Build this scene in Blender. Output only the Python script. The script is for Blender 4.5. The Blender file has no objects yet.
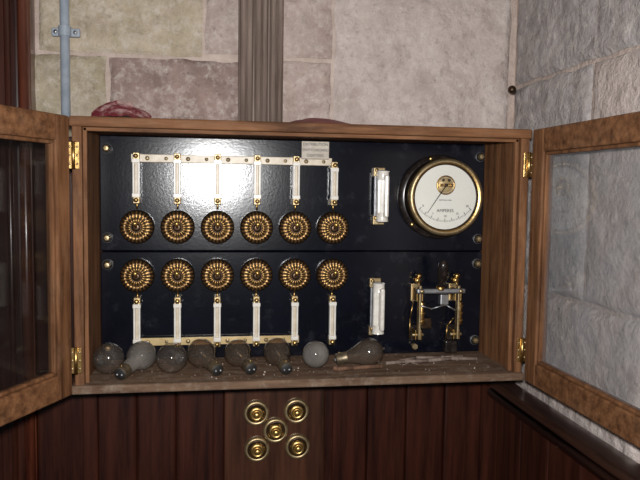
import bpy, bmesh, math, random
from mathutils import Vector, Matrix, noise
random.seed(7)
EYE = 1.60            # reference height; all z below are relative to it
scene = bpy.context.scene
scene.view_settings.view_transform = 'Standard'

# ------------------------------------------------------------ materials
def mk(name, base, rough=.5, metal=0., c2=None, scale=(20,20,20), nscale=1., bump=0., bscale=60.,
       coat=0., c3=None, dust=None, dustscale=30., dustamt=.5, spec=.5, detail=6, bdist=.004, dlo=.5, blotch=None, r0=.32, r1=.68):
    m = bpy.data.materials.new(name); m.use_nodes = True
    nt = m.node_tree; N = nt.nodes; L = nt.links
    p = N['Principled BSDF']
    p.inputs['Roughness'].default_value = rough
    p.inputs['Metallic'].default_value = metal
    p.inputs['Coat Weight'].default_value = coat
    p.inputs['Coat Roughness'].default_value = .15
    p.inputs['Specular IOR Level'].default_value = spec
    tc = N.new('ShaderNodeTexCoord')
    mp = N.new('ShaderNodeMapping'); mp.inputs['Scale'].default_value = scale
    L.new(tc.outputs['Object'], mp.inputs['Vector'])
    col = None
    if c2:
        n = N.new('ShaderNodeTexNoise'); n.inputs['Scale'].default_value = nscale
        n.inputs['Detail'].default_value = detail; n.inputs['Roughness'].default_value = .65
        L.new(mp.outputs['Vector'], n.inputs['Vector'])
        r = N.new('ShaderNodeValToRGB')
        r.color_ramp.elements[0].position = r0; r.color_ramp.elements[0].color = (*base,1)
        r.color_ramp.elements[1].position = r1; r.color_ramp.elements[1].color = (*c2,1)
        if c3:
            e = r.color_ramp.elements.new(.5); e.color = (*c3,1)
        L.new(n.outputs['Fac'], r.inputs['Fac']); col = r.outputs['Color']
    else:
        p.inputs['Base Color'].default_value = (*base,1)
    def overlay(color, sc, lo, hi, amt, col):
        n2 = N.new('ShaderNodeTexNoise'); n2.inputs['Scale'].default_value = sc
        n2.inputs['Detail'].default_value = 8; n2.inputs['Roughness'].default_value = .7
        L.new(tc.outputs['Object'], n2.inputs['Vector'])
        r2 = N.new('ShaderNodeValToRGB')
        r2.color_ramp.elements[0].position = lo; r2.color_ramp.elements[0].color = (0,0,0,1)
        r2.color_ramp.elements[1].position = hi; r2.color_ramp.elements[1].color = (amt,)*3+(1,)
        L.new(n2.outputs['Fac'], r2.inputs['Fac'])
        mx = N.new('ShaderNodeMixRGB'); mx.inputs[2].default_value = (*color,1)
        L.new(r2.outputs['Color'], mx.inputs[0])
        if col: L.new(col, mx.inputs[1])
        else: mx.inputs[1].default_value = (*base,1)
        return mx.outputs[0]
    if dust: col = overlay(dust, dustscale, dlo, dlo+.2, dustamt, col)
    if blotch:
        col = overlay(blotch, 6.5, .50, .66, .65, col)
        col = overlay(tuple(c*.55 for c in blotch), 13, .55, .72, .5, col)
        col = overlay(tuple(c*.4 for c in blotch), 75, .56, .70, .55, col)
    if col: L.new(col, p.inputs['Base Color'])
    if bump:
        n3 = N.new('ShaderNodeTexNoise'); n3.inputs['Scale'].default_value = bscale
        n3.inputs['Detail'].default_value = 8; n3.inputs['Roughness'].default_value = .65
        L.new(tc.outputs['Object'] if not c2 or scale[0]==scale[2] else mp.outputs['Vector'], n3.inputs['Vector'])
        b = N.new('ShaderNodeBump'); b.inputs['Strength'].default_value = bump
        b.inputs['Distance'].default_value = bdist
        L.new(n3.outputs['Fac'], b.inputs['Height']); L.new(b.outputs['Normal'], p.inputs['Normal'])
    return m

def glassmat(name, tint, haze, hazecol, rough=.05, refl=1., edge=0.):
    """thin glass: tinted transparency, a film of dust, and a two-sided facing-dependent gloss"""
    m = bpy.data.materials.new(name); m.use_nodes = True
    nt = m.node_tree; N = nt.nodes; L = nt.links; N.clear()
    out = N.new('ShaderNodeOutputMaterial')
    lw = N.new('ShaderNodeLayerWeight'); lw.inputs['Blend'].default_value=.5
    pw = N.new('ShaderNodeMath'); pw.operation='POWER'; pw.inputs[1].default_value=4
    L.new(lw.outputs['Facing'], pw.inputs[0])
    tr = N.new('ShaderNodeBsdfTransparent')
    tm = N.new('ShaderNodeMixRGB'); tm.inputs[1].default_value=(*tint,1); tm.inputs[2].default_value=(*[c*(1-edge) for c in tint],1)
    L.new(pw.outputs[0], tm.inputs[0]); L.new(tm.outputs[0], tr.inputs[0])
    df = N.new('ShaderNodeBsdfDiffuse'); df.inputs[0].default_value = (*hazecol,1)
    gl = N.new('ShaderNodeBsdfGlossy'); gl.inputs['Roughness'].default_value = rough
    tc = N.new('ShaderNodeTexCoord'); n = N.new('ShaderNodeTexNoise'); n.inputs['Scale'].default_value = 14
    n.inputs['Detail'].default_value = 6
    L.new(tc.outputs['Object'], n.inputs['Vector'])
    mr = N.new('ShaderNodeMapRange'); mr.inputs['From Min'].default_value=.3; mr.inputs['From Max'].default_value=.75
    mr.inputs['To Min'].default_value = haze*.5; mr.inputs['To Max'].default_value = haze*1.6
    L.new(n.outputs['Fac'], mr.inputs['Value'])
    m1 = N.new('ShaderNodeMixShader'); L.new(mr.outputs[0], m1.inputs[0])
    L.new(tr.outputs[0], m1.inputs[1]); L.new(df.outputs[0], m1.inputs[2])
    ma = N.new('ShaderNodeMath'); ma.operation='MULTIPLY_ADD'; ma.inputs[1].default_value=.6*refl; ma.inputs[2].default_value=.05*refl
    L.new(pw.outputs[0], ma.inputs[0])
    m2 = N.new('ShaderNodeMixShader'); L.new(ma.outputs[0], m2.inputs[0])
    L.new(m1.outputs[0], m2.inputs[1]); L.new(gl.outputs[0], m2.inputs[2])
    L.new(m2.outputs[0], out.inputs['Surface'])
    return m

S = {}
def stone(n, a, b, bl):
    S[n] = mk('stone_'+n, a, .85, c2=b, scale=(1,1,1), nscale=14, bump=.9, bscale=34,
              dust=(.66,.59,.54), dustscale=50, dustamt=.6, spec=.3, detail=10, bdist=.013, dlo=.48, blotch=bl, r0=.36, r1=.64)
stone('sandy', (.35,.29,.20), (.53,.45,.34), (.48,.385,.31))
stone('ochre', (.30,.25,.17), (.45,.39,.28), (.41,.33,.27))
stone('pink', (.21,.145,.125), (.35,.255,.225), (.27,.195,.17))
stone('rose', (.32,.24,.21), (.49,.395,.355), (.48,.395,.35))
stone('grey', (.40,.325,.295), (.58,.50,.465), (.54,.45,.41))
stone('blue', (.30,.275,.27), (.46,.42,.405), (.42,.355,.33))
M_mortar = mk('mortar', (.44,.34,.29), .95, c2=(.60,.49,.43), scale=(1,1,1), nscale=25, bump=.8, bscale=90, bdist=.008)
M_oak  = mk('oak', (.062,.025,.010), .65, c2=(.23,.105,.046), c3=(.145,.063,.027), scale=(3,30,30), nscale=2.2, bump=.35, bscale=3, dust=(.25,.145,.085), dustscale=18, dustamt=.25, spec=.18)
M_oakv = mk('oak_upright', (.062,.025,.010), .65, c2=(.23,.105,.046), c3=(.145,.063,.027), scale=(30,30,3), nscale=2.2, bump=.35, bscale=3, dust=(.25,.145,.085), dustscale=18, dustamt=.25, spec=.18)
M_shelf= mk('dusty_oak', (.075,.042,.026), .9, c2=(.19,.12,.078), scale=(4,30,30), nscale=2, bump=.4, bscale=3, dust=(.29,.23,.18), dustscale=35, dustamt=.6, spec=.15)
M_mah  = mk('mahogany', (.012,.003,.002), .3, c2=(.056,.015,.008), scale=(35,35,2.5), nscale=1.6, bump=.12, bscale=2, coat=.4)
M_mahb = mk('mahogany_board', (.022,.008,.004), .3, c2=(.085,.032,.017), scale=(35,35,2.5), nscale=1.6, bump=.12, bscale=2, coat=.4)
M_mahr = mk('mahogany_red', (.04,.008,.004), .3, c2=(.13,.035,.016), scale=(35,35,2.5), nscale=1.6, bump=.12, bscale=2, coat=.5)
M_mahh = mk('mahogany_rail', (.014,.005,.002), .28, c2=(.065,.020,.010), scale=(2.5,35,35), nscale=1.6, bump=.1, bscale=2, coat=.5)
M_mahy = mk('mahogany_dado', (.016,.007,.005), .28, c2=(.06,.026,.017), scale=(35,2.5,35), nscale=1.6, bump=.1, bscale=2, coat=.6)
M_slate= mk('black_slate', (.002,.0025,.005), .18, c2=(.004,.005,.010), scale=(1,1,1), nscale=9, bump=.05, bscale=220, dust=(.05,.052,.065), dustscale=26, dustamt=.3, dlo=.55, spec=.36)
M_brass= mk('brass', (.42,.26,.085), .34, 1., c2=(.64,.43,.17), scale=(1,1,1), nscale=60, bump=.1, bscale=200)
M_brassp=mk('tarnished_brass', (.27,.19,.09), .4, .85, c2=(.52,.41,.24), scale=(1,1,1), nscale=70, bump=.1, bscale=200)
M_cap  = mk('bulb_cap_brass', (.10,.075,.05), .45, .8, c2=(.30,.24,.16), scale=(1,1,1), nscale=90, bump=.1, bscale=200)
M_gold = mk('bright_brass', (.58,.37,.12), .32, .9)
M_rib  = mk('rib_brass', (.34,.195,.065), .36, .9, c2=(.55,.34,.12), scale=(1,1,1), nscale=90)
M_ribd = mk('rib_dull', (.19,.105,.04), .4, .85, c2=(.32,.19,.075), scale=(1,1,1), nscale=90)
M_bronze=mk('dark_bronze', (.030,.017,.010), .35, .7, c2=(.085,.05,.028), scale=(1,1,1), nscale=90)
M_black= mk('ebonite', (.012,.009,.008), .25, dust=(.08,.06,.05), dustscale=60)
M_porc = mk('porcelain', (.60,.56,.50), .28, c2=(.78,.75,.69), scale=(1,1,1), nscale=60, coat=.3, dust=(.35,.29,.22), dustscale=90, dustamt=.5, dlo=.53)
M_ivory= mk('glare_pale_busbar', (.44,.36,.26), .4, c2=(.66,.58,.46), scale=(1,1,1), nscale=50, bump=.1)  # flash glare on the top busbar put into its colour; shared by fuse links
M_yell = mk('aged_brass_bar', (.40,.28,.12), .4, .3, c2=(.60,.46,.24), scale=(1,1,1), nscale=50, bump=.1)
M_dial = mk('dial_enamel', (.74,.73,.65), .45, c2=(.80,.79,.73), scale=(1,1,1), nscale=10)
M_ink  = mk('ink', (.01,.01,.01), .6)
M_pipe = mk('painted_conduit', (.24,.28,.33), .45, c2=(.36,.40,.45), scale=(1,1,1), nscale=30, bump=.15)
M_steel= mk('steel', (.28,.28,.29), .4, .9, c2=(.5,.5,.52), scale=(1,1,1), nscale=80)
M_trunk= mk('casing_wood', (.11,.075,.06), .75, c2=(.25,.19,.155), scale=(40,40,3), nscale=2, bump=.4, bscale=3)
M_red  = mk('red_paper', (.15,.008,.018), .6, c2=(.55,.36,.34), scale=(1,1,1), nscale=38, r0=.48, r1=.64)
M_redd = mk('dark_red_card', (.11,.010,.014), .6, c2=(.24,.06,.05), scale=(1,1,1), nscale=38)
M_rust = mk('rust', (.07,.03,.015), .8, c2=(.18,.095,.055), scale=(1,1,1), nscale=90, bump=.5)
M_label= mk('label_plate', (.34,.29,.23), .5, c2=(.47,.42,.35), scale=(1,1,1), nscale=60)
M_glass= glassmat('window_glass', (.93,.93,.93), .10, (.50,.53,.57), refl=.5)
M_glassd= glassmat('window_glass_dusty', (.75,.75,.75), .012, (.3,.26,.24), refl=.6)
M_bulb = glassmat('bulb_glass', (.93,.90,.87), .05, (.42,.37,.33), .05, edge=.6)
M_bulbd= glassmat('bulb_glass_smoked', (.74,.66,.59), .10, (.33,.27,.22), .06, edge=.65)
M_bulbs= glassmat('bulb_glass_silvered', (.58,.55,.52), .30, (.36,.33,.30), .10, edge=.4)
M_meterglass = glassmat('meter_glass', (.97,.97,.97), .01, (.5,.5,.5), .03)
M_floor= mk('floor_boards', (.10,.06,.04), .6, c2=(.2,.13,.08), scale=(2,30,2), nscale=2)
M_plast= mk('ceiling_plaster', (.5,.48,.45), .9, c2=(.6,.58,.55), scale=(1,1,1), nscale=5)

# ------------------------------------------------------------ builder
class B:
    def __init__(s, name, M=None):
        s.name=name; s.bm=bmesh.new(); s.mats=[]; s.M=M or Matrix.Identity(4)
    def mi(s,m):
        if m not in s.mats: s.mats.append(m)
        return s.mats.index(m)
    def add(s, t, mat=None, X=None, smooth=False):
        if mat is not None:
            i=s.mi(mat)
            for f in t.faces: f.material_index=i
        for f in t.faces: f.smooth=smooth
        t.transform(s.M @ (X or Matrix.Identity(4)))
        me=bpy.data.meshes.new('t'); t.to_mesh(me); t.free(); s.bm.from_mesh(me); bpy.data.meshes.remove(me)
    def box(s, lo, hi, mat, bev=.002, rot=None, seg=2):
        lo=Vector(lo); hi=Vector(hi); c=(lo+hi)/2; d=hi-lo
        t=bmesh.new(); bmesh.ops.create_cube(t,size=1)
        bmesh.ops.scale(t,vec=d,verts=t.verts)
        if bev: bmesh.ops.bevel(t,geom=list(t.edges),offset=min(bev,min(d)*.45),segments=seg,affect='EDGES',profile=.5)
        X=Matrix.Translation(c)
        if rot is not None: X=X@rot
        s.add(t,mat,X)
    def cyl(s,p0,p1,r,mat,r2=None,seg=24,bev=0):
        p0=Vector(p0);p1=Vector(p1);d=p1-p0
        t=bmesh.new(); bmesh.ops.create_cone(t,cap_ends=True,segments=seg,radius1=r,radius2=r if r2 is None else r2,depth=d.length)
        if bev: bmesh.ops.bevel(t,geom=[e for e in t.edges if abs(e.verts[0].co.z-e.verts[1].co.z)<1e-6],offset=bev,segments=2,affect='EDGES',profile=.5)
        i=s.mi(mat)
        X=Matrix.Translation((p0+p1)/2)@d.to_track_quat('Z','Y').to_matrix().to_4x4()
        for f in t.faces: f.material_index=i; 
        t.transform(s.M@X)
        for f in t.faces: f.smooth=len(f.verts)==4
        me=bpy.data.meshes.new('t'); t.to_mesh(me); t.free(); s.bm.from_mesh(me); bpy.data.meshes.remove(me)
    def ball(s,c,r,mat,sc=(1,1,1)):
        t=bmesh.new(); bmesh.ops.create_uvsphere(t,u_segments=24,v_segments=14,radius=r)
        bmesh.ops.scale(t,vec=sc,verts=t.verts)
        s.add(t,mat,Matrix.Translation(c),True)
    def lathe(s,prof,o,d,mat,seg=48,fl=None,matf=None,smooth=True):
        t=bmesh.new(); rings=[]
        for k,(r,h) in enumerate(prof):
            if r<1e-6: rings.append([t.verts.new((0,0,h))]); continue
            ring=[]
            for i in range(seg):
                a=2*math.pi*i/seg; rr,hh=(r,h) if not fl else fl(k,r,h,a)
                ring.append(t.verts.new((rr*math.cos(a),rr*math.sin(a),hh)))
            rings.append(ring)
        base=s.mi(mat)
        for k in range(len(rings)-1):
            A,C=rings[k],rings[k+1]
            for i in range(seg):
                j=(i+1)%seg
                if len(A)==1 and len(C)==1: continue
                if len(A)==1: f=t.faces.new((A[0],C[j],C[i]))
                elif len(C)==1: f=t.faces.new((A[i],A[j],C[0]))
                else: f=t.faces.new((A[i],A[j],C[j],C[i]))
                f.material_index = s.mi(matf(k,i)) if matf else base
        bmesh.ops.recalc_face_normals(t,faces=t.faces)
        X=Matrix.Translation(o)@Vector(d).to_track_quat('Z','Y').to_matrix().to_4x4()
        s.add(t,None,X,smooth)
    def wire(s,pts,r,mat,seg=8):
        for a,b in zip(pts[:-1],pts[1:]):
            s.cyl(a,b,r,mat,seg=seg)
            s.ball(b,r*1.0,mat)
    def screw(s,c,r,mat,d=(0,-1,0)):
        d=Vector(d); c=Vector(c)
        s.lathe([(r,0),(r,r*.3),(r*.75,r*.6),(0,r*.75)],c,d,mat,seg=20)
        a=random.uniform(0,3.1)
        t=bmesh.new(); bmesh.ops.create_cube(t,size=1); bmesh.ops.scale(t,vec=(r*1.5,r*.2,r*.25),verts=t.verts)
        X=Matrix.Translation(c+d*r*.7)@d.to_track_quat('Z','Y').to_matrix().to_4x4()@Matrix.Rotation(a,4,'Z')
        s.add(t,M_ink,X)
    def text(s,txt,c,size,mat,yaw=0):
        cu=bpy.data.curves.new('t','FONT'); cu.body=txt; cu.size=size; cu.align_x='CENTER'; cu.align_y='CENTER'; cu.extrude=.0002
        o=bpy.data.objects.new('t',cu); scene.collection.objects.link(o)
        bpy.context.view_layer.update()
        me=bpy.data.meshes.new_from_object(o.evaluated_get(bpy.context.evaluated_depsgraph_get()))
        t=bmesh.new(); t.from_mesh(me)
        bpy.data.objects.remove(o); bpy.data.meshes.remove(me); bpy.data.curves.remove(cu)
        s.add(t,mat,Matrix.Translation(c)@Matrix.Rotation(math.pi/2,4,'X'))
    def grid(s,fn,nu,nv,mat,smooth=True,thick=0):
        t=bmesh.new(); V=[[t.verts.new(fn(i/nu,j/nv)) for j in range(nv+1)] for i in range(nu+1)]
        for i in range(nu):
            for j in range(nv): t.faces.new((V[i][j],V[i+1][j],V[i+1][j+1],V[i][j+1]))
        s.add(t,mat,None,smooth)
    def done(s):
        bm=s.bm
        xs=[v.co for v in bm.verts]
        c=Vector([(min(v[i] for v in xs)+max(v[i] for v in xs))/2 for i in range(3)])
        bmesh.ops.translate(bm,vec=-c,verts=bm.verts)
        me=bpy.data.meshes.new(s.name); bm.to_mesh(me); bm.free()
        for m in s.mats: me.materials.append(m)
        o=bpy.data.objects.new(s.name,me); o.location=c+Vector((0,0,EYE)); scene.collection.objects.link(o)
        return o

# ------------------------------------------------------------ room shell
WALLY=.03; RX=.628
def stones(b,rects,place,amp=1.):
    """rects (a0,a1,z0,z1,mat); place(a,z,h)->point ; h is height proud of the mortar"""
    for n,(a0,a1,z0,z1,m) in enumerate(rects):
        g=.0035; a0+=g;a1-=g;z0+=g;z1-=g
        nu=max(6,int((a1-a0)/.006)); nv=max(6,int((z1-z0)/.006))
        nu=min(nu,90); nv=min(nv,90)
        off=Vector((n*3.7,n*1.3,0))
        def fn(u,v):
            a=a0+(a1-a0)*u; z=z0+(z1-z0)*v
            e=min(a-a0,a1-a,z-z0,z1-z)
            j=noise.noise(Vector((a*22,z*22,n)))*.004
            h=.003+.007*min(1,math.sqrt(max(0,e)/.014))
            h+= amp*(noise.noise(Vector((a*9,z*9,0))+off)*.006+noise.noise(Vector((a*28,z*28,0))+off)*.0042+noise.noise(Vector((a*60,z*60,0))+off)*.0026)*min(1,.2+e/.01)
            if e<.004: a+=j; z+=j
            return place(a,z,h)
        b.grid(fn,nu,nv,S[m])
b=B('wall_back')
b.box((-1.6,WALLY+.012,-1.6),(RX+.2,WALLY+.15,1.3),M_mortar,0)
R=[(-.60,-.335,.318,.62,'sandy'),(-.335,-.02,.318,.60,'sandy'),(-.02,.2417,.325,.60,'rose'),
   (-.60,-.2047,.03,.318,'ochre'),(-.2047,.1,.03,.318,'pink'),(.1,.2417,.03,.325,'rose'),
   (.2417,RX,.08,.64,'grey'),
   (-.335,.05,-.27,.03,'rose'),(.05,.2417,-.27,.03,'pink'),(.2417,RX,-.27,.08,'rose'),
   (-.60,.1,.62,.95,'rose'),(.1,RX,.64,.95,'sandy'),(-.60,0,.95,1.3,'pink'),(0,RX,.95,1.3,'grey')]
stones(b,R,lambda a,z,h:(a,WALLY+.012-h,z))
b.done()
b=B('wall_right')
b.box((RX+.012,-2.4,-1.6),(RX+.2,WALLY+.012,1.3),M_mortar,0)
R=[(-.273,WALLY,-.13,.285,'blue'),(-.80,-.273,-.13,.285,'grey'),(-.55,WALLY,.285,.62,'blue'),(-1.2,-.55,.285,.62,'rose'),
   (-.45,WALLY,-.42,-.13,'grey'),(-1.0,-.45,-.42,-.13,'blue'),(-1.3,-.8,-.13,.285,'blue'),
   (-.8,WALLY,.62,.95,'rose'),(-1.6,-.8,.62,.95,'grey'),(-2.4,-1.2,.285,.62,'blue'),(-2.4,-1.3,-.13,.285,'rose'),(-2.4,-1.0,-.42,-.13,'rose')]
stones(b,R,lambda a,z,h:(RX+.012-h,a,z),.6)
b.done()
b=B('floor'); b.box((-1.6,-2.4,-1.65),(RX+.2,WALLY+.15,-1.6),M_floor,0); b.done()
b=B('ceiling'); b.box((-1.6,-2.4,1.3),(RX+.2,WALLY+.15,1.35),M_plast,0); b.done()

# dark timber doorway lining at the left
b=B('door_1')
b.box((-.40,-.012,-1.6),(-.357,WALLY+.008,1.3),M_mah,.004)
b.cyl((-.350,-.004,-1.6),(-.350,-.004,1.3),.010,M_mahr,seg=20)
b.box((-.3475,-.002,-1.6),(-.338,WALLY+.008,1.3),M_mahr,.003)
b.cyl((-.375,-.012,-1.6),(-.375,-.012,1.3),.006,M_mah,seg=16)
b.box((-1.2,.004,-1.6),(-.40,WALLY+.008,1.3),M_mah,.003)
for i in range(7):
    b.box((-.50-i*.1,-.004,-1.6),(-.408-i*.1,.01,1.3),M_mahr if i==0 else M_mah,.006)
b.done()
# added dark board for the door-frame shadow between doorway and cabinet
b=B('door_shadow_board_1'); 
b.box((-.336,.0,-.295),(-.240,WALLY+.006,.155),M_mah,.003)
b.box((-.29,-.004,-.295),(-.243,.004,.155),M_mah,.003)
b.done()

# back wainscot
b=B('wainscot_panelling_back')
b.box((-.336,.006,-1.6),(.601,WALLY+.004,-.305),M_mah,0)
def boards(x0,x1,n,z0,z1,y=-.006,m=M_mah):
    w=(x1-x0)/n
    for i in range(n): b.box((x0+i*w,y,z0),(x0+(i+1)*w-.001,y+.014,z1),m,.005)
boards(-.225,.005,3,-1.5,-.325); boards(-.336,-.245,1,-1.5,-.325)
boards(.235,.570,4,-1.5,-.325)
b.box((-.336,-.016,-.326),(.577,.008,-.300),M_mahh,.005)
b.box((-.250,-.014,-1.6),(-.222,.008,-.326),M_mah,.003)
b.box((.000,-.014,-1.6),(.022,.008,-.326),M_mah,.003)
b.box((.225,-.014,-1.6),(.245,.008,-.326),M_mah,.003)
b.box((.565,-.014,-1.6),(.6015,.008,-.326),M_mah,0)
b.done()
b=B('wainscot_panelling_right')
b.box((.602,-2.4,-1.6),(RX-.002,-.0,-.352),M_mahy,0)
b.box((.5915,-.032,-1.6),(.6025,-.0145,-.352),M_mah,0)
for i in range(16):
    b.box((.592,-.030-(i+1)*.11,-1.6),(.606,-.031-i*.11,-.365),M_mah,.005)
b.box((.578,-2.4,-.352),(RX-.002,-.016,-.335),M_mahy,.006)
b.cyl((.584,-2.4,-.362),(.584,-.016,-.362),.009,M_mahy,seg=16)
b.done()

# ------------------------------------------------------------ cabinet
XL,XR=-.216,.558; ZT,ZB=.160,-.276; YF=-.175; TH=.016; TT=.017
b=B('switchboard_cabinet')
b.box((XL-TH,YF,ZB-.015),(XL,.018,ZT+.013),M_oakv,.002)
b.box((XR,YF,ZB-.015),(XR+TH,.018,ZT+.013),M_oakv,.002)
b.box((XL-TH-.004,YF-.004,ZT),(XR+TH+.003,.018,ZT+TT),M_oak,.003)
b.box((XL-TH-.006,YF-.006,ZB-.015),(XR+TH+.003,.018,ZB),M_shelf,.003)
b.box((XL,.006,ZB),(XR,.018,ZT),M_oak,.001)
b.box((XR-.006,YF+.012,ZB),(XR+.001,YF+.022,ZT),M_oakv,.001)
b.box((XL-.001,YF+.012,ZB),(XL+.006,YF+.022,ZT),M_oakv,.001)
b.box((XL,YF+.012,ZT-.006),(XR,YF+.022,ZT+.001),M_oak,.001)
b.done()

def hinge(b,c,mat=M_brass):
    x,y,z=c
    b.box((x-.009,y-.002,z-.022),(x+.009,y+.0,z+.022),mat,.0005)
    b.cyl((x,y-.003,z-.023),(x,y-.003,z+.023),.0032,mat,seg=14)
    for k in(-.014,0,.014):
        b.screw((x-.006,y-.002,z+k),.002,M_brassp); b.screw((x+.006,y-.002,z+k),.002,M_brassp)

def door(name,M,sg,w,glass,st):
    b=B(name,M); T=.022*sg
    lo,hi=(0,T) if sg>0 else (T,0)
    z0,z1=ZB-.014,ZT+TT-.001; rl=.042
    b.box((.001,lo,z0),(st,hi,z1),M_oakv,.003)
    b.box((w-st,lo,z0),(w,hi,z1),M_oakv,.003)
    b.box((st-.0005,lo,z1-rl),(w-st+.0005,hi,z1),M_oak,.003)
    b.box((st-.0005,lo,z0),(w-st+.0005,hi,z0+rl),M_oak,.003)
    m=(lo+hi)/2
    for (a0,a1,c0,c1) in((st,st+.006,z0+rl,z1-rl),(w-st-.006,w-st,z0+rl,z1-rl),(st,w-st,z0+rl,z0+rl+.006),(st,w-st,z1-rl-.006,z1-rl)):
        b.box((a0,m-.007,c0),(a1,m+.007,c1),M_oakv,.002)
    b.box((st+.002,m-.001,z0+rl+.002),(w-st-.002,m+.001,z1-rl-.002),glass,0)
    return b
def frame(o,dx,dy):
    X=Matrix.Identity(4); X.col[0]=(dx,dy,0,0); X.col[1]=(-dy,dx,0,0); X.col[2]=(0,0,1,0); X.col[3]=(o[0],o[1],0,1); return X
a=math.radians(1.2)
b=door('glazed_cabinet_door',frame((XR+TH+.001,YF-.007),math.sin(a),-math.cos(a)),1,.405,M_glass,.040); b.done()
a=math.radians(25.5)
b=door('glazed_cabinet_door',frame((XL-TH-.001,YF-.007),-math.sin(a),-math.cos(a)),-1,.405,M_glassd,.034); b.done()
for x in(XL-TH+.004,XR+TH-.004):
    for z in(.112,-.232):
        b=B('brass_hinge'); hinge(b,(x,YF-.0045,z)); b.done()

# ------------------------------------------------------------ slate panels
b=B('slate_switchboard_panel')
b.box((XL+.002,-.012,-.0615),(XR-.002,.005,ZT-.001),M_slate,.002)
b.box((XL+.002,-.012,ZB+.001),(XR-.002,.005,-.0630),M_slate,.002)
for x in(-.2005,.545):
    for z in(.134,-.036,-.088,-.250):
        b.lathe([(.0105,0),(.0105,.002),(.009,.003)],(x,-.012,z),(0,-1,0),M_steel,seg=24)
        b.lathe([(.0075,0),(.007,.006),(.0045,.009),(0,.0095)],(x,-.014,z),(0,-1,0),M_brassp,seg=6,smooth=False)
b.done()
PY=-.012
SX=[-.1445+.0762*i for i in range(6)]

# ------------------------------------------------------------ round tumbler switches
def tumbler(x,z):
    b=B('round_tumbler_switch'); o=(x,PY,z); d=(0,-1,0)
    b.lathe([(.0325,0),(.0325,.005),(.0320,.008),(.030,.009)],o,d,M_black)
    prof=[(.0320,.006),(.0322,.011),(.0300,.0155),(.0265,.019),(.0225,.0215),(.0215,.0205),(.0165,.024),(.0105,.0262),(.0095,.0250),(.0080,.0250),(.0078,.0275),(.0045,.0285),(0,.0285)]
    def fl(k,r,h,a):
        if 1<=k<=3: q=math.cos(24*a); return r+.0005*q,h+.0010*q
        if 5<=k<=7: q=math.cos(20*a); return r,h+.0009*q
        return r,h
    def mf(k,i):
        a=2*math.pi*(i+.5)/96
        if k<4:
            return M_bronze if (math.cos(24*a)<.5 or k<2) else M_ribd
        if k==4: return M_ribd
        if k<=6: return M_rib if math.cos(20*a)>-.3 else M_bronze
        if k<=8: return M_bronze
        return M_rib if k<10 else M_bronze
    b.lathe(prof,o,d,M_bronze,seg=96,fl=fl,matf=mf)
    tip=(x,PY-.044,z+.008)
    b.cyl((x,PY-.026,z),tip,.0028,M_brass,r2=.0034,seg=16); b.ball(tip,.0046,M_gold)
    for k in(-1,1): b.screw((x+k*.0125,PY-.0245,z),.0018,M_brass)
    b.done()
for z in(-.0145,-.1085):
    for x in SX: tumbler(x,z)

# ------------------------------------------------------------ busbars and fuse links
def busbar(x0,x1,z,mat,n):
    b=B('busbar')
    b.box((x0,PY-.012,z-.0075),(x1,PY-.006,z+.0075),mat,.001)
    for i in range(n):
        xx=SX[0]+i*.0762
        b.cyl((xx+.02,PY,z),(xx+.02,PY-.0065,z),.005,M_black,seg=16)
        b.screw((xx+.02,PY-.012,z),.0042,M_brassp)
        b.screw((xx+.055,PY-.012,z),.0035,M_brassp) if xx+.055<x1 else None
    b.done()
busbar(SX[0]-.010,.2320,.1165,M_ivory,5)
busbar(SX[0]-.004,SX[4]+.010,-.238,M_yell,4)
def link(x,z0,z1,up):
    """porcelain fuse link standing off the slate between two brass terminals"""
    b=B('porcelain_fuse_link')
    for z in(z0+.007,z1-.007):
        b.box((x-.0065,PY-.018,z-.007),(x+.0065,PY,z+.007),M_brassp,.0015)
        b.cyl((x,PY-.018,z),(x,PY-.026,z),.0045,M_brass,seg=18,bev=.001)
        b.screw((x,PY-.026,z),.0042,M_brass)
    b.box((x-.0065,PY-.023,z0+.014),(x-.0026,PY-.010,z1-.014),M_porc,.0012)
    b.box((x+.0026,PY-.023,z0+.014),(x+.0065,PY-.010,z1-.014),M_porc,.0012)
    b.box((x-.0028,PY-.016,z0+.012),(x+.0028,PY-.011,z1-.012),M_ivory,.001)
    b.box((x-.0075,PY-.024,z1-.020),(x+.0075,PY-.012,z1-.012),M_porc,.0012)
    b.box((x-.0075,PY-.024,z0+.012),(x+.0075,PY-.012,z0+.020),M_porc,.0012)
    zz=z0 if up else z1
    b.cyl((x,PY-.006,zz+( .004 if up else -.004)),(x,PY-.006,zz-(.010 if up else -.007)),.0022,M_brass,seg=12)
    b.done()
for i,x in enumerate(SX):
    link(x,.030,.127 if i<5 else .117,True)
    link(x,-.250,-.150,False)

# label plate
b=B('engraved_label_plate')
b.box((.169,PY-.028,.121),(.223,PY-.025,.155),M_label,.0008)
for x in(.175,.217): b.cyl((x,PY,.138),(x,PY-.025,.138),.003,M_brass,seg=12)
b.text('DISTRIBUTION',(.196,PY-.0285,.149),.0074,M_ink)
b.text('SWITCHBOARD',(.196,PY-.0285,.138),.0072,M_ink)
b.text('LIGHTING',(.196,PY-.0285,.1275),.0074,M_ink)
b.done()

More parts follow.
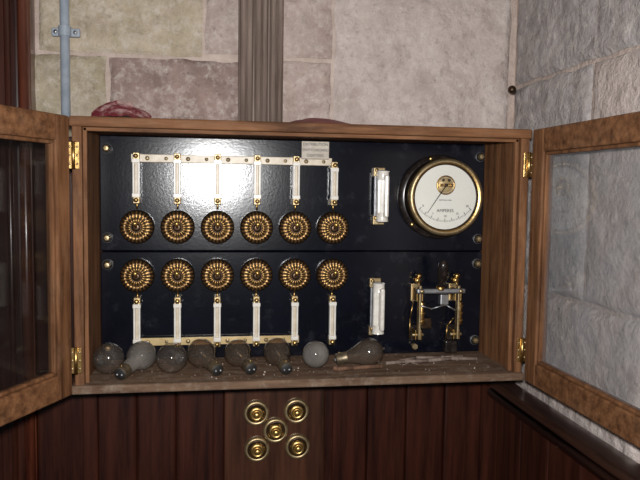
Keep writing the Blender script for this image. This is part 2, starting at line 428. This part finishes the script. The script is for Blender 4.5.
# ------------------------------------------------------------ main fuse handles
def bridge(x,z0,z1):
    b=B('main_fuse_carrier')
    for z in(z0+.010,z1-.010):
        b.box((x-.014,PY-.010,z-.010),(x+.010,PY,z+.010),M_brassp,.002)
        b.box((x-.010,PY-.034,z-.0035),(x+.007,PY-.004,z+.0035),M_steel,.001)
        b.screw((x-.008,PY-.010,z+.004),.004,M_brass)
    b.box((x-.011,PY-.034,z0+.006),(x+.008,PY-.022,z1-.006),M_porc,.004,seg=3)
    b.box((x-.001,PY-.052,z0+.016),(x+.008,PY-.030,z1-.016),M_porc,.004,seg=3)
    b.lathe([(.0125,0),(.0115,.004),(.0115,.014),(.0125,.018)],(x+.0005,PY-.028,z1-.026),(0,0,1),M_porc,seg=24)
    b.lathe([(.0125,0),(.0115,.004),(.0115,.014),(.0125,.018)],(x+.0005,PY-.028,z0+.008),(0,0,1),M_porc,seg=24)
    b.box((x-.014,PY-.020,z0+.018),(x-.010,PY-.012,z1-.018),M_steel,.001)
    b.done()
bridge(.332,-.008,.108); bridge(.328,-.234,-.116)

# ------------------------------------------------------------ ammeter
b=B('ammeter_gauge'); cx,cz=.457,.050; d=(0,-1,0); o=(cx,PY,cz)
b.lathe([(.086,0),(.086,.006),(.083,.010),(.076,.012)],o,d,M_black,seg=80)
b.lathe([(.0745,.008),(.0745,.040),(.076,.042)],o,d,M_bronze,seg=80)
b.lathe([(.076,.038),(.0775,.044),(.0765,.050),(.073,.053),(.0695,.0535),(.0665,.051),(.065,.0505),(.0640,.044)],o,d,M_brassp,seg=80,
        matf=lambda k,i: M_brassp if k in(2,3) else (M_brass if k in(1,4) else M_bronze))
b.lathe([(.0645,.044),(0,.044)],o,d,M_dial,seg=80)
b.lathe([(.0645,.049),(.03,.0505),(0,.051)],o,d,M_meterglass,seg=80)
for k in range(3):
    a=math.radians(90+120*k+15); q=(cx+.080*math.cos(a),PY-.010,cz+.080*math.sin(a)); b.screw(q,.005,M_brass)
yd=PY-.0442; pv=Vector((cx,0,cz+.024))
b.lathe([(.0195,0),(.0195,.001),(.0165,.002),(.016,.0008)],(pv.x,yd,pv.z),d,M_brass,seg=36)
b.lathe([(.0155,0),(.015,.0006),(0,.0006)],(pv.x,yd,pv.z),d,M_yell,seg=36)
b.box((pv.x-.015,yd-.003,pv.z-.003),(pv.x+.015,yd-.001,pv.z+.003),M_brass,.0006)
for s_ in(-1,1): b.screw((pv.x+s_*.011,yd-.003,pv.z),.003,M_gold)
b.ball((pv.x,yd-.003,pv.z),.0035,M_bronze)
b.screw((pv.x-.006,yd-.002,pv.z+.010),.003,M_bronze); b.screw((pv.x+.006,yd-.002,pv.z+.010),.003,M_bronze)
tip=(cx-.038,yd-.004,cz-.032)
b.cyl((pv.x,yd-.004,pv.z),tip,.0012,M_ink,r2=.0005,seg=8)
Rr=.0735
for i in range(41):
    a=math.radians(222+ (318-222)*i/40); L_=.007 if i%5==0 else .0035
    p0=Vector((pv.x+Rr*math.cos(a),yd-.0006,pv.z+Rr*math.sin(a))); p1=Vector((pv.x+(Rr-L_)*math.cos(a),yd-.0006,pv.z+(Rr-L_)*math.sin(a)))
    b.cyl(p0,p1,.00035 if i%5 else .0006,M_ink,seg=6)
    if i%10==0:
        q=(pv.x+(Rr-.0115)*math.cos(a),yd-.0006,pv.z+(Rr-.0115)*math.sin(a)); b.text(str(i//2*1),q,.0062,M_ink)
b.text('AMPERES',(cx,yd-.0006,cz-.027),.0088,M_ink)
b.text('MOVING COIL',(cx,yd-.0006,cz-.006),.004,M_ink)
b.done()

# ------------------------------------------------------------ double pole knife switch
b=B('double_pole_knife_switch')
xa,xb_=.411,.492; xm=.450
for x in(xa,xb_):
    b.box((x-.012,PY-.010,-.246),(x+.012,PY,-.214),M_black,.002)
    b.box((x-.010,PY-.010,-.165),(x+.010,PY,-.128),M_brassp,.002)
    for s_ in(-1,1):
        b.box((x+s_*.0055-.0012,PY-.040,-.160),(x+s_*.0055+.0012,PY-.008,-.134),M_brass,.0006)
        b.box((x+s_*.0055-.0012,PY-.036,-.240),(x+s_*.0055+.0012,PY-.008,-.220),M_brass,.0006)
    b.box((x-.0022,PY-.044,-.238),(x+.0022,PY-.028,-.128),M_brassp,.001)
    b.cyl((x-.012,PY-.030,-.230),(x+.012,PY-.030,-.230),.0035,M_brassp,seg=16,bev=.001)
    b.cyl((x+.010,PY-.020,-.212),(x+.010,PY-.020,-.165),.006,M_brass,seg=20,bev=.001)
    for zz in(-.205,-.190,-.175): b.lathe([(.006,0),(.0078,.001),(.0078,.003),(.006,.004)],(x+.010,PY-.020,zz),(0,0,1),M_gold,seg=20)
    b.cyl((x,PY,-.120),(x,PY-.022,-.120),.006,M_brass,seg=6); b.screw((x,PY-.022,-.120),.005,M_gold)
    b.cyl((x,PY,-.258),(x,PY-.016,-.258),.006,M_brassp,seg=6)
    b.lathe([(.004,0),(.004,.012),(.0065,.014),(.0065,.019),(.003,.022),(0,.023)],(x+.004,PY-.016,-.128),(0,0,1),M_brass,seg=18)
b.box((xa-.010,PY-.054,-.143),(xb_+.010,PY-.042,-.133),M_steel,.003)
b.screw((xa,PY-.054,-.138),.0045,M_brassp); b.screw((xb_,PY-.054,-.138),.0045,M_brassp)
b.lathe([(.0055,-.004),(.006,.008),(.005,.014),(.0085,.022),(.0105,.038),(.0095,.052),(.0045,.060),(0,.061)],(xm,PY-.048,-.132),(0,-.30,1),M_black,seg=28)
b.lathe([(.0085,0),(.0085,.005),(.0065,.007)],(xm,PY-.048,-.134),(0,-.30,1),M_brass,seg=24)
b.box((xm+.012,PY-.018,-.172),(xm+.030,PY,-.150),M_steel,.002)
b.box((xm-.026,PY-.014,-.222),(xm-.004,PY,-.200),M_bronze,.002)
b.wire([(xa+.004,PY-.03,-.17),(xm-.01,PY-.026,-.178),(xm+.02,PY-.026,-.170),(xb_-.004,PY-.03,-.18)],.0016,M_steel)
b.box((xb_-.018,PY-.022,-.272),(xb_+.008,PY,-.246),M_black,.003)
b.wire([(xb_-.016,PY-.016,-.244),(xb_-.014,PY-.018,-.215),(xb_-.002,PY-.018,-.20)],.0018,M_brass)
b.wire([(xa-.012,PY-.016,-.24),(xa-.014,PY-.02,-.20),(xa-.008,PY-.02,-.165)],.0014,M_brass)
b.done()

# ------------------------------------------------------------ old light bulbs
def bulb(x,y,ang,R=.027,glass=M_bulb,L=.062,tilt=True):
    """ang: heading of the cap in the xy plane (deg, 0=+x, -90 = away from the wall)"""
    b=B('light_bulb'); a=math.radians(ang)
    rc=.0115
    drop=(R-rc-.001)/L if tilt else 0
    d=Vector((math.cos(a),math.sin(a),-drop)).normalized()
    o=Vector((x,y,ZB+R+.0008))
    prof=[(0,-R),(.30*R,-.955*R),(.6*R,-.8*R),(.85*R,-.53*R),(.98*R,-.2*R),(R,0),(.98*R,.25*R),(.90*R,.55*R),(.76*R,.85*R),(.62*R,1.12*R),(.50*R,1.4*R),(.44*R,L*.80)]
    b.lathe(prof,o,d,glass,seg=40)
    c0=L*.78
    b.lathe([(.43*R,c0),(rc,c0+.001),(rc,c0+.020),(rc*.9,c0+.022)],o,d,M_cap,seg=32)
    b.lathe([(rc*.9,c0+.022),(rc*.7,c0+.0235),(0,c0+.0235)],o,d,M_ink,seg=32)
    q=d.to_track_quat('Z','Y'); sx=q@Vector((1,0,0)); sy=q@Vector((0,1,0))
    for s_ in(-1,1):
        b.ball(o+d*(c0+.024)+sx*s_*.0045,.0022,M_steel)
        b.cyl(o+d*(c0+.014)+sy*s_*rc*.9,o+d*(c0+.014)+sy*s_*(rc+.0022),.0011,M_brass,seg=10)
    b.cyl(o+d*c0,o+d*(.35*R),.0045,M_bulb,r2=.002,seg=12)
    n=6; pts=[]
    for i in range(n+1):
        t=2*math.pi*i/n
        r_=.42*R; h=(.35 if i%2 else -.45)*R
        pts.append(o+d*h+sx*r_*math.cos(t)+sy*r_*math.sin(t))
    b.wire(pts,.0004,M_ink,6)
    for p in pts[::2]: b.cyl(o+d*(.35*R),p,.0003,M_steel,seg=6)
    b.lathe([(.0025,-R-.003),(.003,-R-.0005),(.004,-R+.001)],o,d,glass,seg=12)
    b.done()
bulb(-.186,-.108,112,.0280)
bulb(-.130,-.085,-112,.0265,M_bulbs,L=.075)
bulb(-.074,-.115,80,.0275)
bulb(-.022,-.080,-66,.0270,M_bulbd,L=.070)
bulb(.046,-.078,-72,.0255,M_bulbd,L=.066)
bulb(.121,-.080,-82,.0265,M_bulbd,L=.070)
bulb(.192,-.105,85,.0255,M_bulbs)
bulb(.298,-.100,172,.0265,M_bulbd,L=.056)

# debris on the shelf
b=B('rusty_rod'); b.wire([(.225,-.135,ZB+.0045),(.26,-.128,ZB+.0045),(.315,-.122,ZB+.0045)],.0038,M_rust,12); b.ball((.225,-.135,ZB+.0057),.0052,M_rust); b.done()
b=B('frayed_cable_end')
b.wire([(.33,-.10,ZB+.004),(.37,-.095,ZB+.005),(.42,-.088,ZB+.004),(.47,-.08,ZB+.005),(.52,-.084,ZB+.004)],.0035,M_trunk,10)
b.wire([(.36,-.085,ZB+.003),(.40,-.070,ZB+.006),(.455,-.062,ZB+.003),(.50,-.058,ZB+.003)],.0028,M_trunk,10)
for i in range(8):
    y=random.uniform(-.11,-.06); b.wire([(.34+i*.02,y,ZB+.002),(.36+i*.02,y+.01,ZB+.004),(.372+i*.02,y+.004,ZB+.002)],.0011,M_trunk,6)
b.done()
b=B('plaster_crumbs')
for i in range(220):
    x=random.uniform(XL+.01,XR-.01); y=random.uniform(YF+.005,-.02); r=random.uniform(.0006,.0018)
    t=bmesh.new(); bmesh.ops.create_icosphere(t,subdivisions=1,radius=r); 
    b.add(t,random.choice([M_shelf,M_rust,M_trunk,M_trunk,M_trunk,M_mortar]),Matrix.Translation((x,y,ZB+r*.9)))
b.done()

# ------------------------------------------------------------ things above
ZC=ZT+TT
CX=-.2775
b=B('electrical_conduit')
b.cyl((CX,.006,ZC+.001),(CX,.006,1.3),.0085,M_pipe,seg=28)
b.box((CX-.026,.012,.344),(CX+.026,.022,.360),M_pipe,.003)
b.lathe([(.0115,0),(.0115,.018)],(CX,.006,.343),(0,0,1),M_pipe,seg=28)
for s_ in(-1,1): b.screw((CX+s_*.018,.012,.352),.004,M_steel)
b.done()
b=B('fluted_wooden_cable_casing')
x0,x1=.048,.136
b.box((x0,.004,ZC+.0005),(x1,WALLY+.006,1.3),M_trunk,.002)
w=(x1-x0)/3
for i in range(3):
    a=x0+i*w
    b.box((a+.0015,-.006,ZC+.001),(a+w-.0015,.006,1.3),M_trunk,.005)
    b.cyl((a+w*.3,-.006,ZC+.001),(a+w*.3,-.006,1.3),.0056,M_trunk,seg=14)
    b.cyl((a+w*.7,-.006,ZC+.001),(a+w*.7,-.006,1.3),.0056,M_trunk,seg=14)
b.done()
b=B('dried_red_leaf')
def fn(u,v):
    s_=max(0,math.sin(math.pi*u))
    w=(.15+s_**.7)*.024
    return (-.206+.100*u+.004*noise.noise(Vector((u*5,v*5,2))), -.142+(v-.5)*2*w, ZC+.002+(.006+.026*s_**.8)*v*(1.25-.55*u)+.003*noise.noise(Vector((u*9,v*7,1)))*s_)
b.grid(fn,28,12,M_red); b.done()
b=B('torn_red_card')
def fn(u,v): return (.130+.13*u,-.15+.055*v,ZC+.001+(.003+.052*u*(1-u))*v+.002*abs(noise.noise(Vector((u*4,v*4,5)))))
b.grid(fn,20,10,M_redd); b.done()
b=B('wall_bolt')
b.cyl((RX-.001,.02,.275),(RX-.014,-.004,.275),.0075,M_bronze,seg=16,bev=.002); b.ball((RX-.015,-.005,.275),.0085,M_bronze,(1,1,1)); b.done()

# ------------------------------------------------------------ five brass switches on board
b=B('wooden_mounting_board')
b.box((.0225,-.034,-1.0),(.2245,-.0165,-.302),M_mahb,.004)
b.done()
def small(x,z):
    b=B('round_brass_push_switch'); o=(x,-.034,z); d=(0,-1,0)
    b.lathe([(.0255,0),(.0258,.003),(.0240,.007),(.0205,.009),(.0190,.0075),(.0175,.0075),(.0165,.012),(.0130,.0155),(.0085,.0165),(.008,.0155),(.0065,.0155),(.0062,.020),(.004,.022),(0,.0225)],o,d,M_brassp,seg=56,
      matf=lambda k,i: M_brassp if k<4 else (M_bronze if k<6 else (M_brass if k<9 else M_gold)))
    b.done()
for x,z in((.085,-.382),(.165,-.381),(.1235,-.419),(.087,-.456),(.168,-.454)): small(x,z)

# ------------------------------------------------------------ light and camera
CZ=.060
ld=bpy.data.lights.new('camera_flash','AREA'); ld.shape='DISK'; ld.size=.055; ld.energy=18; ld.color=(1,.99,.98)
lo=bpy.data.objects.new('camera_flash',ld); scene.collection.objects.link(lo)
lo.location=(0.0,-1.34,EYE+CZ+.055); lo.rotation_euler=(math.radians(88),0,math.radians(-8))
w=bpy.data.worlds.new('world'); scene.world=w; w.use_nodes=True
w.node_tree.nodes['Background'].inputs[0].default_value=(.8,.85,1,1)
w.node_tree.nodes['Background'].inputs[1].default_value=.035
cd=bpy.data.cameras.new('camera'); cd.sensor_width=36; cd.lens=675/640*36; cd.clip_start=.02
co=bpy.data.objects.new('camera',cd); scene.collection.objects.link(co)
co.matrix_world=Matrix.Translation((0,-1.35,EYE+CZ))@Matrix.Rotation(math.radians(-9),4,'Z')@Matrix.Rotation(math.radians(90-4.2),4,'X')@Matrix.Rotation(.0142,4,'Z')
scene.camera=co
